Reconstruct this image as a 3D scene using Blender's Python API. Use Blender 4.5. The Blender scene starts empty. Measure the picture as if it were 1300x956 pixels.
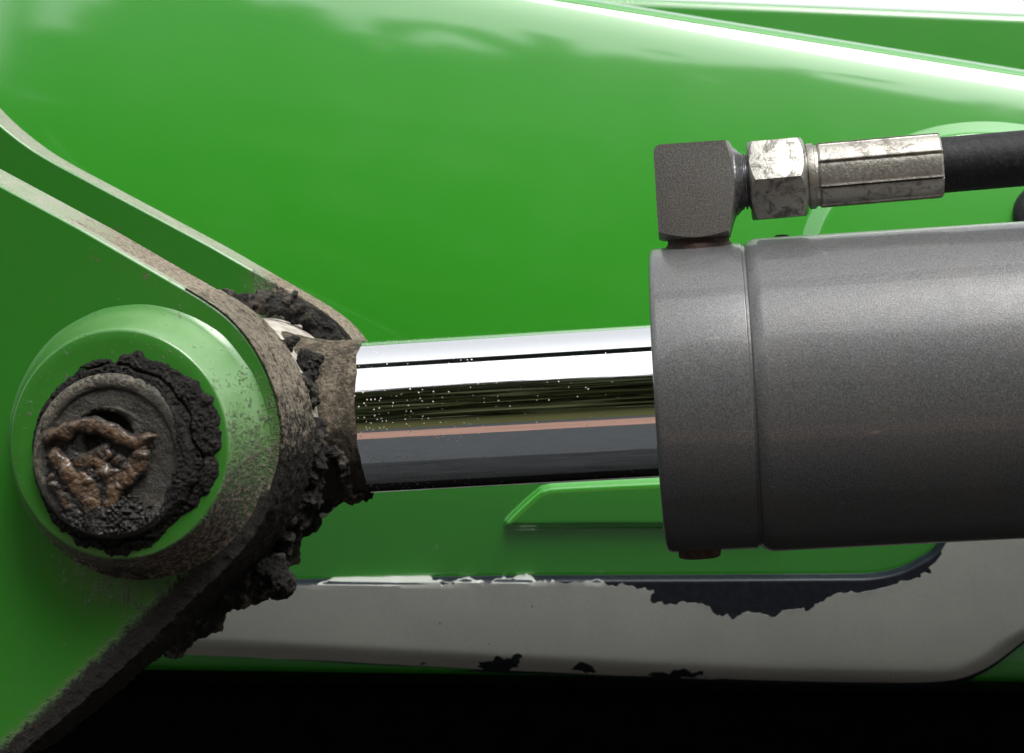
import bpy, bmesh, math, random
import numpy as np
from mathutils import Vector, Matrix, noise
from mathutils.geometry import delaunay_2d_cdt
random.seed(7); np.random.seed(7)
SC = bpy.context.scene; COL = SC.collection
R = math.radians
F = 2800.0; CX, CY = 650.0, 433.0          # focal length and optical centre of the photograph, in its pixels
CAM_H = 1.0                                 # camera height above the ground, metres
MM = 0.001

# ------------------------------------------------------------------ camera, sky, sun, exposure
cam = bpy.data.cameras.new('camera'); cam_o = bpy.data.objects.new('camera', cam); COL.objects.link(cam_o)
cam_o.location = (0, 0, CAM_H); cam_o.rotation_euler = (R(90), 0, 0)
cam.sensor_width = 36; cam.lens = F/1300*36; cam.shift_y = -(478-CY)/1300
cam.clip_start = 0.01; cam.clip_end = 500
cam.dof.use_dof = True; cam.dof.focus_distance = 0.555; cam.dof.aperture_fstop = 34
SC.camera = cam_o

SUN_EL, SUN_AZ = 62.0, 148.0                # degrees; azimuth clockwise from +Y seen from above
world = bpy.data.worlds.new('World'); SC.world = world; world.use_nodes = True
wn = world.node_tree; wn.nodes.clear()
sky = wn.nodes.new('ShaderNodeTexSky'); sky.sky_type = 'NISHITA'; sky.sun_disc = False
sky.sun_elevation = R(SUN_EL); sky.sun_rotation = R(SUN_AZ); sky.dust_density = 4.0; sky.air_density = 1.5
hs = wn.nodes.new('ShaderNodeHueSaturation'); hs.inputs['Saturation'].default_value = 0.12
bg = wn.nodes.new('ShaderNodeBackground'); bg.inputs['Strength'].default_value = 0.15
wo = wn.nodes.new('ShaderNodeOutputWorld')
wn.links.new(sky.outputs[0], hs.inputs['Color']); wn.links.new(hs.outputs[0], bg.inputs[0]); wn.links.new(bg.outputs[0], wo.inputs[0])
sl = bpy.data.lights.new('sun', 'SUN'); sl.energy = 1.45; sl.angle = R(30); sl.color = (1, .97, .92)
so = bpy.data.objects.new('sun', sl); COL.objects.link(so); so.location = (0, -2, 4)
az, el = R(SUN_AZ), R(SUN_EL)
sdir = Vector((math.sin(az)*math.cos(el), math.cos(az)*math.cos(el), math.sin(el)))
so.rotation_euler = sdir.to_track_quat('Z', 'Y').to_euler()
SC.view_settings.view_transform = 'Standard'; SC.view_settings.look = 'None'
SC.view_settings.exposure = 1.0; SC.view_settings.gamma = 1

# ------------------------------------------------------------------ materials
def srgb(r, g, b):
    f = lambda c: (c/255/12.92) if c/255 <= .04045 else ((c/255+.055)/1.055)**2.4
    return (f(r), f(g), f(b), 1)
class NT:
    def __init__(s, name):
        s.m = bpy.data.materials.new(name); s.m.use_nodes = True
        s.t = s.m.node_tree; s.n = s.t.nodes; s.p = s.n['Principled BSDF']
        s.tc = s.n.new('ShaderNodeTexCoord').outputs['Object']
    def link(s, a, b): s.t.links.new(a, b)
    def put(s, sock, v):
        if hasattr(v, 'is_output'): s.link(v, sock)
        else: sock.default_value = v
    def noise(s, scale, detail=4, rough=.6, vec=None, dist=0.0):
        n = s.n.new('ShaderNodeTexNoise'); s.link(vec or s.tc, n.inputs['Vector'])
        n.inputs['Scale'].default_value = scale; n.inputs['Detail'].default_value = detail
        n.inputs['Roughness'].default_value = rough; n.inputs['Distortion'].default_value = dist
        return n.outputs[0]
    def voro(s, scale, feature='F1', vec=None):
        n = s.n.new('ShaderNodeTexVoronoi'); n.feature = feature; s.link(vec or s.tc, n.inputs['Vector'])
        n.inputs['Scale'].default_value = scale
        return n.outputs[0]
    def map(s, scale=(1,1,1), rot=(0,0,0)):
        n = s.n.new('ShaderNodeMapping'); s.link(s.tc, n.inputs[0])
        n.inputs['Scale'].default_value = scale; n.inputs['Rotation'].default_value = rot
        return n.outputs[0]
    def ramp(s, v, a, b, c0=0.0, c1=1.0):
        n = s.n.new('ShaderNodeMapRange'); n.interpolation_type = 'SMOOTHSTEP'; s.link(v, n.inputs[0])
        n.inputs[1].default_value = a; n.inputs[2].default_value = b; n.inputs[3].default_value = c0; n.inputs[4].default_value = c1
        return n.outputs[0]
    def math(s, op, a, b=0.0):
        n = s.n.new('ShaderNodeMath'); n.operation = op; s.put(n.inputs[0], a); s.put(n.inputs[1], b); return n.outputs[0]
    def mix(s, fac, a, b):
        n = s.n.new('ShaderNodeMix'); n.data_type = 'RGBA'; s.put(n.inputs[0], fac); s.put(n.inputs[6], a); s.put(n.inputs[7], b); return n.outputs[2]
    def attr(s, name):
        n = s.n.new('ShaderNodeAttribute'); n.attribute_name = name; return n.outputs['Fac']
    def bump(s, h, dist, strength=1.0, chain=None):
        n = s.n.new('ShaderNodeBump'); n.inputs['Distance'].default_value = dist; n.inputs['Strength'].default_value = strength
        s.link(h, n.inputs['Height'])
        if chain is not None: s.link(chain, n.inputs['Normal'])
        return n.outputs[0]
    def set(s, **k):
        s.p.inputs['Coat IOR'].default_value = k.pop('coat_ior', 1.5)
        names = dict(color='Base Color', rough='Roughness', metal='Metallic', normal='Normal', coat='Coat Weight', coat_rough='Coat Roughness', spec='Specular IOR Level', trans='Transmission Weight', sss='Subsurface Weight')
        for a, v in k.items(): s.put(s.p.inputs[names[a]], v)
        return s.m
GREEN = (.027, .280, .012, 1)
TAN = (.23, .195, .15, 1); SOIL = (.016, .0145, .013, 1); BLACKDIRT = (.015, .0135, .0115, 1)

def mat_panel():
    n = NT('green_gloss_paint')
    spk = n.ramp(n.noise(420, 2), .80, .84)
    smear = n.ramp(n.noise(22, 5, .7), .62, .8, 0, .10)
    c = n.mix(smear, GREEN, (.12, .30, .11, 1)); c = n.mix(n.math('MULTIPLY', spk, .55), c, (.09, .16, .05, 1))
    vec = n.map((260, 260, 14), (0, .7, 0))
    scr = n.ramp(n.noise(1.0, 2, .5, vec), .74, .80)
    msk = n.ramp(n.noise(9, 2), .52, .62)
    c = n.mix(n.math('MULTIPLY', n.math('MULTIPLY', scr, msk), .32), c, (.25, .42, .22, 1))
    rr = n.ramp(n.noise(30, 4), .3, .8, .34, .44)
    return n.set(color=c, rough=rr, normal=n.bump(n.noise(260, 2), .00004, .35), spec=.38, coat=.85, coat_rough=.065, coat_ior=2.05)
def mat_green_dirty():
    n = NT('green_paint_with_dirt')
    d = n.attr('dirt')
    big = n.noise(55, 5, .65); fine = n.noise(900, 4, .7); mid = n.noise(220, 5, .7)
    c = n.mix(n.ramp(big, .4, .8, 0, .25), (.021, .150, .013, 1), (.045, .15, .034, 1))
    chips = n.ramp(mid, .635, .67); c = n.mix(n.math('MULTIPLY', chips, .8), c, (.10, .075, .05, 1))
    m = n.math('ADD', d, n.math('MULTIPLY', n.math('SUBTRACT', mid, .5), .9)); m = n.math('ADD', m, n.math('MULTIPLY', n.math('SUBTRACT', fine, .5), .9))
    m1 = n.ramp(m, .28, .75); dirtc = n.mix(n.ramp(fine, .42, .62), (.045, .038, .03, 1), TAN)
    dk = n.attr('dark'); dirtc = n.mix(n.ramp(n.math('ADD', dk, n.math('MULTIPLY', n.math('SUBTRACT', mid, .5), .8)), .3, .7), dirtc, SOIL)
    c = n.mix(m1, c, dirtc)
    film = n.math('MULTIPLY', n.ramp(d, .02, .5), .38); c = n.mix(n.math('MULTIPLY', film, n.math('SUBTRACT', 1.0, m1)), c, (.13, .125, .07, 1))
    dust_sheen = n.attr('dust_sheen'); c = n.mix(n.math('MULTIPLY', n.math('MULTIPLY', dust_sheen, n.ramp(big, .25, .7, .55, 1)), n.math('SUBTRACT', 1.0, m1)), c, (.21, .34, .17, 1))
    b = n.bump(n.math('MULTIPLY', fine, m1), .0016, 1.0); b = n.bump(n.noise(300, 3), .00008, .4, b)
    return n.set(color=c, rough=n.math('ADD', .30, n.math('MULTIPLY', m1, .6)), normal=b, spec=.4, coat=n.math('MULTIPLY', n.math('SUBTRACT', 1.0, m1), .4), coat_rough=.22)
def mat_dust_edge():
    n = NT('dusty_plate_edge')
    d = n.attr('dirt'); fine = n.noise(1000, 4, .7); mid = n.noise(160, 5, .7)
    c0 = n.mix(n.ramp(mid, .3, .7), (.21, .27, .17, 1), (.29, .30, .24, 1))
    m = n.math('ADD', d, n.math('MULTIPLY', n.math('SUBTRACT', mid, .5), 1.0))
    c = n.mix(n.ramp(m, .15, .55), c0, n.mix(n.ramp(fine, .4, .6), (.10, .085, .06, 1), (.29, .245, .19, 1)))
    return n.set(color=c, rough=.85, normal=n.bump(fine, .0006, 1.0), spec=.2)
def mat_dirt(name, dark, light, lo=.45, hi=.68, wet=.0):
    n = NT(name)
    fine = n.noise(1100, 5, .75); mid = n.noise(240, 5, .7); d = n.attr('dust')
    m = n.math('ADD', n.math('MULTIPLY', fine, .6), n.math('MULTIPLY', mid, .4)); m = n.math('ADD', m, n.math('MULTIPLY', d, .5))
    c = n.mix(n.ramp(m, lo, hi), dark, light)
    sp = n.ramp(n.voro(1500), .05, .16, 1, 0); c = n.mix(n.math('MULTIPLY', n.math('MULTIPLY', sp, .5), n.ramp(mid, .45, .6)), c, (.36, .31, .24, 1))
    b = n.bump(fine, .0022, 1.0); b = n.bump(mid, .0016, .8, b)
    return n.set(color=c, rough=.9-wet*.5, normal=b, spec=.2+.3*wet)
def mat_grease():
    n = NT('brown_grease')
    a = n.noise(200, 5, .7, dist=1.0); f = n.noise(900, 4, .7)
    d = n.attr('dust'); c = n.mix(n.ramp(a, .35, .65), (.022, .011, .005, 1), (.095, .055, .027, 1)); c = n.mix(n.ramp(n.math('ADD', d, n.math('MULTIPLY', n.math('SUBTRACT', f, .5), .8)), .25, .7), (.011, .0095, .008, 1), c)
    b = n.bump(f, .0006, .8); b = n.bump(a, .001, .5, b)
    return n.set(color=c, rough=n.ramp(f, .35, .65, .32, .65), normal=b, spec=.35, coat=n.math('MULTIPLY', d, .55), coat_rough=.14)
def mat_pin():
    n = NT('greasy_dark_steel')
    a = n.noise(130, 5, .7); f = n.noise(1000, 4, .7); d = n.attr('dust')
    c = n.mix(n.ramp(a, .35, .7), (.016, .015, .013, 1), (.055, .050, .038, 1))
    m = n.math('ADD', n.math('MULTIPLY', d, .5), n.math('MULTIPLY', f, .75))
    c = n.mix(n.ramp(m, .55, .8), c, (.20, .175, .13, 1))
    return n.set(color=c, rough=.55, normal=n.bump(f, .0006, .9), spec=.4)
def mat_chrome():
    n = NT('chrome_plated_steel')
    vec = n.map((14, 900, 900)); st = n.noise(1.0, 4, .6, vec)
    spk = n.ramp(n.voro(850), .12, .22, 1, 0)
    d = n.attr('dust'); dn = n.noise(500, 3, .6)
    k = n.math('MULTIPLY', spk, n.ramp(n.math('ADD', d, n.math('MULTIPLY', n.math('SUBTRACT', dn, .5), 1.2)), .22, .5))
    ring = n.map((1500, 30, 30)); rg = n.ramp(n.noise(1.0, 3, .5, ring), .70, .78, 0, .10)
    c = n.mix(k, (.80, .81, .82, 1), (.42, .40, .33, 1))
    met = n.math('SUBTRACT', 1.0, n.math('MULTIPLY', k, .9))
    ro = n.math('ADD', n.ramp(st, .3, .8, .03, .085), n.math('MULTIPLY', k, .5)); ro = n.math('ADD', ro, rg)
    b = n.bump(st, .000006, .6)
    return n.set(color=c, metal=met, rough=ro, normal=b)
def mat_grey_paint(name, base, flake=.5, dust=.5):
    n = NT(name)
    f = n.noise(2300, 3, .75); big = n.noise(40, 5, .6); mid = n.noise(300, 5, .7)
    lo = tuple(x*(1-.6*flake) for x in base); hi = tuple(x*(1+.9*flake) for x in base)
    c = n.mix(n.ramp(f, .35, .68), (*lo, 1), (*hi, 1))
    c = n.mix(n.ramp(big, .45, .75, 0, .35*dust), c, (.16, .14, .11, 1))
    vec = n.map((120, 900, 900), (0, 0, .4)); s1 = n.ramp(n.noise(1.0, 2, .5, vec), .69, .74); s2 = n.ramp(mid, .5, .6)
    c = n.mix(n.math('MULTIPLY', n.math('MULTIPLY', s1, s2), 1.0*dust), c, (.30, .28, .24, 1))
    sp = n.ramp(n.voro(360), .05, .10, 1, 0); c = n.mix(n.math('MULTIPLY', n.math('MULTIPLY', sp, n.ramp(big, .48, .6)), .9*dust), c, (.32, .28, .22, 1))
    b = n.bump(f, .00016, .45)
    return n.set(color=c, metal=.25, rough=n.ramp(mid, .3, .7, .34, .46), normal=b, spec=.5, **(dict(coat=.5, coat_rough=.09) if dust > .4 else {}))
def mat_zinc(name, lo=(.10, .095, .085), hi=(.33, .32, .29), wear=.5, rough=.34):
    n = NT(name)
    a = n.noise(260, 6, .75, dist=.6); f = n.noise(1400, 4, .7)
    m = n.ramp(a, wear-.10, wear+.07); c = n.mix(m, (*lo, 1), (*hi, 1)); c = n.mix(n.ramp(f, .62, .72, 0, .5), c, (.05, .045, .04, 1))
    b = n.bump(a, .0002, .7); b = n.bump(f, .0002, .5, b)
    return n.set(color=c, metal=n.ramp(m, 0, 1, .45, .85), rough=n.ramp(f, .3, .7, rough-.06, rough+.14), normal=b)
def mat_rubber():
    n = NT('black_rubber')
    f = n.noise(900, 4, .7); w = n.n.new('ShaderNodeTexWave'); w.wave_type = 'BANDS'; w.bands_direction = 'DIAGONAL'
    n.link(n.map((1, .3, .3)), w.inputs[0]); w.inputs['Scale'].default_value = 170; w.inputs['Distortion'].default_value = 2
    c = n.mix(n.ramp(f, .45, .7), (.007, .0075, .0085, 1), (.020, .0215, .023, 1))
    b = n.bump(f, .0002, .7); b = n.bump(w.outputs[1], .00015, .25, b)
    return n.set(color=c, rough=.6, normal=b, spec=.25)
def mat_film():
    n = NT('silver_decal_film')
    f = n.noise(800, 4, .7); a = n.noise(30, 5, .65)
    c = n.mix(n.ramp(a, .35, .7), (.43, .455, .43, 1), (.48, .505, .475, 1)); c = n.mix(n.ramp(f, .4, .7, 0, .14), c, (.22, .215, .20, 1))
    sp = n.ramp(n.voro(95), .02, .035, 1, 0); c = n.mix(sp, c, (.03, .03, .035, 1))
    return n.set(color=c, metal=.18, rough=.34, normal=n.bump(f, .00006, .5))
def mat_navy():
    n = NT('navy_decal_backing'); f = n.noise(500, 4, .7)
    c = n.mix(n.ramp(f, .4, .75), (.0075, .0105, .018, 1), (.018, .023, .034, 1))
    return n.set(color=c, rough=.42, normal=n.bump(f, .0001, .5), spec=.4)
def mat_plain(name, c0, c1, scale, rough=.9, bump=.0):
    n = NT(name); f = n.noise(scale, 5, .65)
    k = dict(color=n.mix(n.ramp(f, .35, .68), (*c0, 1), (*c1, 1)), rough=rough, spec=.5 if rough < .9 else .08)
    if bump: k['normal'] = n.bump(f, bump, .8)
    return n.set(**k)
def mat_brick():
    n = NT('brick_paving')
    b = n.n.new('ShaderNodeTexBrick'); n.link(n.map(), b.inputs[0]); b.inputs['Scale'].default_value = 4.5
    b.inputs['Color1'].default_value = (.20, .10, .070, 1); b.inputs['Color2'].default_value = (.25, .135, .10, 1); b.inputs['Mortar'].default_value = (.12, .10, .085, 1)
    return n.set(color=b.outputs[0], rough=.9)
M = dict(panel=mat_panel(), plate=mat_green_dirty(), edge=mat_dust_edge(), chrome=mat_chrome(), pin=mat_pin(), grease=mat_grease(),
  crust=mat_dirt('dusty_grease_crust', (.024, .021, .018, 1), (.33, .285, .22, 1), .42, .64), black=mat_dirt('black_oily_dirt', BLACKDIRT, (.12, .102, .08, 1), .47, .80, .6), tan=mat_dirt('tan_dust_coat', (.075, .063, .047, 1), (.29, .245, .18, 1), .43, .62),
  crustdark=mat_dirt('cracked_grease_crust', (.010, .0095, .009, 1), (.085, .075, .06, 1), .50, .82, .3),
  barrel=mat_grey_paint('grey_flake_paint', (.090, .0915, .094)), elbow=mat_grey_paint('dull_grey_casting', (.125, .120, .113), .6, .3),
  nut=mat_zinc('worn_zinc_plating', wear=.475), ferrule=mat_zinc('dull_zinc_plating', (.15, .14, .12), (.36, .345, .31), .47, .40), thread=mat_zinc('dark_thread_steel', (.07, .07, .075), (.25, .25, .26), .52, .35),
  rubber=mat_rubber(), film=mat_film(), navy=mat_navy(), plug=mat_plain('brown_rusty_plug', (.035, .02, .014), (.09, .055, .04), 700, .7, .0003),
  cream=mat_plain('dusty_cast_iron', (.26, .235, .20), (.44, .41, .36), 350, .85, .0003), filler=mat_plain('black_filler_paint', (.003, .003, .0032), (.006, .0058, .0055), 120, .95, .0002),
  step=mat_plain('dark_plate_paint', (.014, .0155, .016), (.024, .026, .027), 40, .95),  # dark coat of the plate added for the rod's reflection
  ground=mat_plain('asphalt', (.034, .037, .040), (.052, .056, .059), 60, .95, .002), grass=mat_plain('grass', (.035, .040, .012), (.07, .065, .025), 9, .95), brick=mat_brick(),
  leaf=mat_plain('foliage', (.07, .085, .025), (.14, .155, .06), 1.3, .8), bark=mat_plain('bark', (.05, .04, .03), (.10, .08, .06), 8, .95), arm=mat_plain('arm_paint', (.01, .014, .012), (.014, .02, .016), 30, .6))

# ------------------------------------------------------------------ helpers
def ray(px, py): return Vector(((px-CX)/F, 1.0, (CY-py)/F))
def P(px, py, d): return ray(px, py)*d                      # millimetres, camera at the origin
def frame(o, xa, ya, za):                                    # a matrix in metres, world
    m = Matrix((xa, ya, za)).transposed().to_4x4(); m.translation = Vector(o)*MM + Vector((0, 0, CAM_H)); return m
def mesh_of(name, verts, faces, mats, midx=None, attrs=None, smooth=True):
    me = bpy.data.meshes.new(name); me.from_pydata([tuple(c*MM for c in v) for v in verts], [], faces); me.update()
    for m in (mats if isinstance(mats, (list, tuple)) else [mats]): me.materials.append(m)
    if midx is not None: me.polygons.foreach_set('material_index', midx)
    if smooth: me.polygons.foreach_set('use_smooth', [True]*len(me.polygons))
    for k, vals in (attrs or {}).items():
        a = me.attributes.new(k, 'FLOAT', 'POINT'); a.data.foreach_set('value', np.asarray(vals, dtype=np.float32))
    return me
def link(name, me, parent=None, mat=None, **props):
    o = bpy.data.objects.new(name, me); COL.objects.link(o)
    if parent is not None: o.parent = parent
    if mat is not None: o.matrix_world = mat
    for k, v in props.items(): o[k] = v
    return o
def thing(name, mat, label, cat, **kw): return link(name, None, None, mat, label=label, category=cat, **kw)
def sharp(me, deg=35):
    bm = bmesh.new(); bm.from_mesh(me)
    bmesh.ops.recalc_face_normals(bm, faces=bm.faces)
    for e in bm.edges:
        if len(e.link_faces) == 2 and e.calc_face_angle(0) > R(deg): e.smooth = False
    bm.to_mesh(me); bm.free(); me.update(); return me
def lathe(profile, axis='X', n=128, origin=(0, 0, 0)):      # profile: (distance along the axis, radius)
    V, Fc = [], []
    for (t, r) in profile:
        for k in range(n):
            a = 2*math.pi*k/n; c, s = math.cos(a)*r, math.sin(a)*r
            p = (t, c, s) if axis == 'X' else ((c, t, s) if axis == 'Y' else (c, s, t))
            V.append((p[0]+origin[0], p[1]+origin[1], p[2]+origin[2]))
    for i in range(len(profile)-1):
        for k in range(n):
            a, b = i*n+k, i*n+(k+1) % n
            Fc.append((a, b, b+n, a+n))
    Fc.append(tuple(range(n))[::-1]); Fc.append(tuple((len(profile)-1)*n+k for k in range(n)))
    return V, Fc
def evaluated(o):
    bpy.context.view_layer.update(); dg = bpy.context.evaluated_depsgraph_get()
    me = bpy.data.meshes.new_from_object(o.evaluated_get(dg)); old = o.data
    bpy.data.objects.remove(o); bpy.data.meshes.remove(old); return me
def boolean(a, cutters, bevel=0):                            # intersection of meshes in mm
    oa = link('work', mesh_of('work', *a, [], smooth=False)); tmp = []
    for c in cutters:
        oc = link('cutter', mesh_of('cutter', *c, [], smooth=False)); sharp(oc.data); tmp.append(oc)
        md = oa.modifiers.new('b', 'BOOLEAN'); md.operation = 'INTERSECT'; md.solver = 'EXACT'; md.object = oc
    sharp(oa.data)
    if bevel:
        md = oa.modifiers.new('v', 'BEVEL'); md.width = bevel*MM; md.segments = 2; md.limit_method = 'ANGLE'; md.angle_limit = R(25)
    me = evaluated(oa)
    for t in tmp:
        d = t.data; bpy.data.objects.remove(t); bpy.data.meshes.remove(d)
    return me
def finish(me, mat, deg=32):
    me.materials.clear(); me.materials.append(mat); me.polygons.foreach_set('use_smooth', [True]*len(me.polygons)); return sharp(me, deg)
def smoothstep(a, b, x):
    t = np.clip((np.asarray(x, dtype=float)-a)/(b-a), 0, 1); return t*t*(3-2*t)
def fbm(p, scale, octv=4): return noise.fractal(Vector(p)*scale, 1.0, 2.0, octv)
TABLE = np.random.RandomState(3).uniform(-1, 1, (64, 64, 64)).astype(np.float32)
def vnoise(p, octv=3):                                       # fast fractal value noise on an array of points
    p = np.asarray(p, np.float64); out = np.zeros(len(p)); amp = 1.0
    for o in range(octv):
        i = np.floor(p).astype(int); f = p-i; f = f*f*(3-2*f); acc = 0
        for dx in (0, 1):
            for dy in (0, 1):
                for dz in (0, 1):
                    w = (f[:,0] if dx else 1-f[:,0])*(f[:,1] if dy else 1-f[:,1])*(f[:,2] if dz else 1-f[:,2])
                    acc = acc+w*TABLE[(i[:,0]+dx) & 63, (i[:,1]+dy) & 63, (i[:,2]+dz) & 63]
        out += amp*acc; amp *= .5; p = p*2.03+11.7
    return out
def resample(pts, step, closed=False):
    p = np.array(pts+([pts[0]] if closed else []), dtype=float); out = []
    for a, b in zip(p[:-1], p[1:]):
        n = max(1, int(np.linalg.norm(b-a)/step))
        for k in range(n): out.append(tuple(a+(b-a)*k/n))
    if not closed: out.append(tuple(p[-1]))
    return out
def spline(pts, sub=6, closed=False):                        # Catmull-Rom
    p = [np.array(q, dtype=float) for q in pts]; n = len(p); out = []
    for i in range(n if closed else n-1):
        g = (lambda j: p[j % n]) if closed else (lambda j: p[min(max(j, 0), n-1)])
        a, b, c, d = g(i-1), g(i), g(i+1), g(i+2)
        for k in range(sub):
            t = k/sub; out.append(tuple(.5*((2*b)+(c-a)*t+(2*a-5*b+4*c-d)*t*t+(3*b-a-3*c+d)*t**3)))
    if not closed: out.append(tuple(p[-1]))
    return out
def ragged(pts, amp, depth=3):
    p = [np.array(q, dtype=float) for q in pts]
    for _ in range(depth):
        q = []
        for a, b in zip(p[:-1], p[1:]):
            d = b-a; L = np.linalg.norm(d); nrm = np.array((-d[1], d[0]))/(L+1e-9)
            q += [a, (a+b)/2 + nrm*random.gauss(0, 1)*min(amp, L*.16)]
        p = q+[p[-1]]; amp *= .6
    return [tuple(q) for q in p]
def poly_dist(pts, poly):                                    # distance to the outline, and inside test
    pts = np.asarray(pts, float); poly = np.asarray(poly, float); a = poly; b = np.roll(poly, -1, 0)
    best = np.full(len(pts), 1e9); ins = np.zeros(len(pts), bool)
    for (x0, y0), (x1, y1) in zip(a, b):
        dx, dy = x1-x0, y1-y0; t = np.clip(((pts[:,0]-x0)*dx+(pts[:,1]-y0)*dy)/(dx*dx+dy*dy+1e-12), 0, 1)
        best = np.minimum(best, np.hypot(pts[:,0]-x0-t*dx, pts[:,1]-y0-t*dy))
        c = ((y0 > pts[:,1]) != (y1 > pts[:,1])); 
        with np.errstate(divide='ignore', invalid='ignore'):
            ins ^= c & (pts[:,0] < (x1-x0)*(pts[:,1]-y0)/(y1-y0+1e-12)+x0)
    return best, ins
def fill(poly, extra, holes=()):                             # triangles inside an outline, through extra points
    n = len(poly); V = [Vector(p) for p in poly]; E = [(i, (i+1) % n) for i in range(n)]; lim = []
    for h in holes:
        o = len(V); V += [Vector(p) for p in h]; E += [(o+i, o+(i+1) % len(h)) for i in range(len(h))]
    if len(extra):
        V += [Vector(p) for p in extra]
    v, e, f, *_ = delaunay_2d_cdt(V, E, [], 0, 1e-5)
    cen = np.array([[(v[t[0]][k]+v[t[1]][k]+v[t[2]][k])/3 for k in (0, 1)] for t in f])
    ok = poly_dist(cen, [tuple(p) for p in poly])[1]
    for h in holes: ok &= ~poly_dist(cen, h)[1]
    return [tuple(p) for p in v], [tuple(t) for t, k in zip(f, ok) if k]
def lumps(blobs, voxel, layers, seed=0, soft=5):                     # one rough mass grown from overlapping blobs (mm)
    bm = bmesh.new()
    for (c, r) in blobs:
        rr = r if hasattr(r, '__len__') else (r, r, r)
        bmesh.ops.create_icosphere(bm, subdivisions=2, radius=1, matrix=Matrix.Translation(Vector(c)*MM) @ Matrix.Diagonal((rr[0]*MM, rr[1]*MM, rr[2]*MM, 1)))
    me = bpy.data.meshes.new('work'); bm.to_mesh(me); bm.free(); o = link('work', me)
    md = o.modifiers.new('r', 'REMESH'); md.mode = 'VOXEL'; md.voxel_size = voxel*MM; md.use_smooth_shade = True
    if soft: md = o.modifiers.new('s', 'SMOOTH'); md.factor = .5; md.iterations = soft
    me = evaluated(o); nv = len(me.vertices)
    co = np.empty(nv*3, np.float32); me.vertices.foreach_get('co', co); co = co.reshape(-1, 3)
    nr = np.empty(nv*3, np.float32); me.vertex_normals.foreach_get('vector', nr); nr = nr.reshape(-1, 3); add = np.zeros(nv)
    for (sc, amp, oc) in layers: add += vnoise((co/MM+np.array((seed*3.1, seed*1.7, seed*.9)))*sc*1.3, oc)*amp*MM
    co = co+nr*add[:, None]; me.vertices.foreach_set('co', co.astype(np.float32).ravel()); me.update()
    me.polygons.foreach_set('use_smooth', [True]*len(me.polygons))
    a = me.attributes.new('dust', 'FLOAT', 'POINT'); a.data.foreach_set('value', np.clip(add/MM*.5, -.5, .5).astype(np.float32))
    return me
def trail(pts, r0, r1, jit, n, squash=1.0):                  # blobs strewn along a path
    out = []; p = [Vector(q) for q in spline(pts, 8)]
    for _ in range(n):
        q = random.choice(p); out.append((q+Vector((random.gauss(0, jit), random.gauss(0, jit), random.gauss(0, jit))), random.uniform(r0, r1)))
    return out

# ------------------------------------------------------------------ the setting: ground and what the chrome and the paint mirror
def slab(name, x0, x1, y0, y1, z, mat, n=1, **props):
    me = bpy.data.meshes.new(name); me.from_pydata([(x0, y0, z), (x1, y0, z), (x1, y1, z), (x0, y1, z)], [], [(0, 1, 2, 3)]); me.materials.append(mat)
    return link(name, me, **props)
slab('ground', -150, 150, -150, 150, 0, M['ground'], kind='structure')
slab('lawn', -60, 60, -60, -2.3, .004, M['grass'], kind='structure')
slab('brick_path', -9, 9, -1.75, -.98, .008, M['brick'], kind='structure')
def tree_top(x):                                             # height of the tree line behind the camera
    h = 8.6 + .5*noise.noise(Vector((x*.55, 3.3, 0))) + .25*noise.noise(Vector((x*1.9, 1.3, 5)))
    h += -2.3*float(smoothstep(-2.75, -3.55, x)) + .6*math.exp(-((x+2.45)/.35)**2)
    return h
V, Fc = [], []
for i in range(52000):
    x = random.uniform(-24, 24); h = tree_top(x); z = h*(1-random.random()**1.25*.97); y = -8.6+random.gauss(0, .5)
    if i > 40000: z = random.uniform(.3, h-.55)
    s = random.uniform(.34, .5) if i > 40000 else random.uniform(.08, .2) if z > h-.9 else random.uniform(.16, .36)
    if z+s*.6 > h: z = h-s*.6
    q = Matrix.Rotation(random.uniform(0, 6.28), 3, Vector((random.gauss(0, 1), random.gauss(0, 1), random.gauss(0, 1))).normalized())
    b = len(V); V += [tuple((q @ Vector(p)*s + Vector((x, y, z)))/MM) for p in ((-1, -.6, 0), (1, -.6, 0), (1, .6, .2), (-1, .6, -.2))]; Fc.append((b, b+1, b+2, b+3))
link('tree_line', mesh_of('tree_line', V, Fc, M['leaf'], smooth=False), kind='stuff', label='row of leafy trees mirrored in the chrome rod and green paint', category='trees')
V, Fc = lathe([(0, 130), (4000, 105), (8700, 75)], 'Z', 16)
link('tree_trunk', mesh_of('tree_trunk', V, Fc, M['bark']), mat=Matrix.Translation((-3.62, -8.2, 0)), label='tall bare trunk mirrored as a dark stripe at the upper left of the green panel', category='trunk')

def box(x0, x1, y0, y1, z0, z1):
    v = [(x, y, z) for x in (x0, x1) for y in (y0, y1) for z in (z0, z1)]
    return v, [(0, 1, 3, 2), (4, 6, 7, 5), (0, 4, 5, 1), (2, 3, 7, 6), (0, 2, 6, 4), (1, 5, 7, 3)]
def beveled_box(b, w, seg=3):
    o = link('work', mesh_of('work', *b, [], smooth=False)); sharp(o.data)
    md = o.modifiers.new('v', 'BEVEL'); md.width = w*MM; md.segments = seg
    return evaluated(o)
link('loader_arm', finish(beveled_box(box(-900, 1300, -75, 75, -60, 60), 12), M['arm']), mat=Matrix.Translation((0, .50, CAM_H+.95)),
     label='dark loader arm overhead, seen as the dark line along the top of the chrome rod', category='loader arm')

link('added_plate', finish(beveled_box(box(-700, 900, -230, 250, -20, 20), 6), M['step']), mat=Matrix.Translation((0, .67, CAM_H-.45)),  # added plate, out of view, darkens what the rod's underside mirrors
     label='added unseen plate that darkens the reflection in the underside of the chrome rod', category='step')

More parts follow.
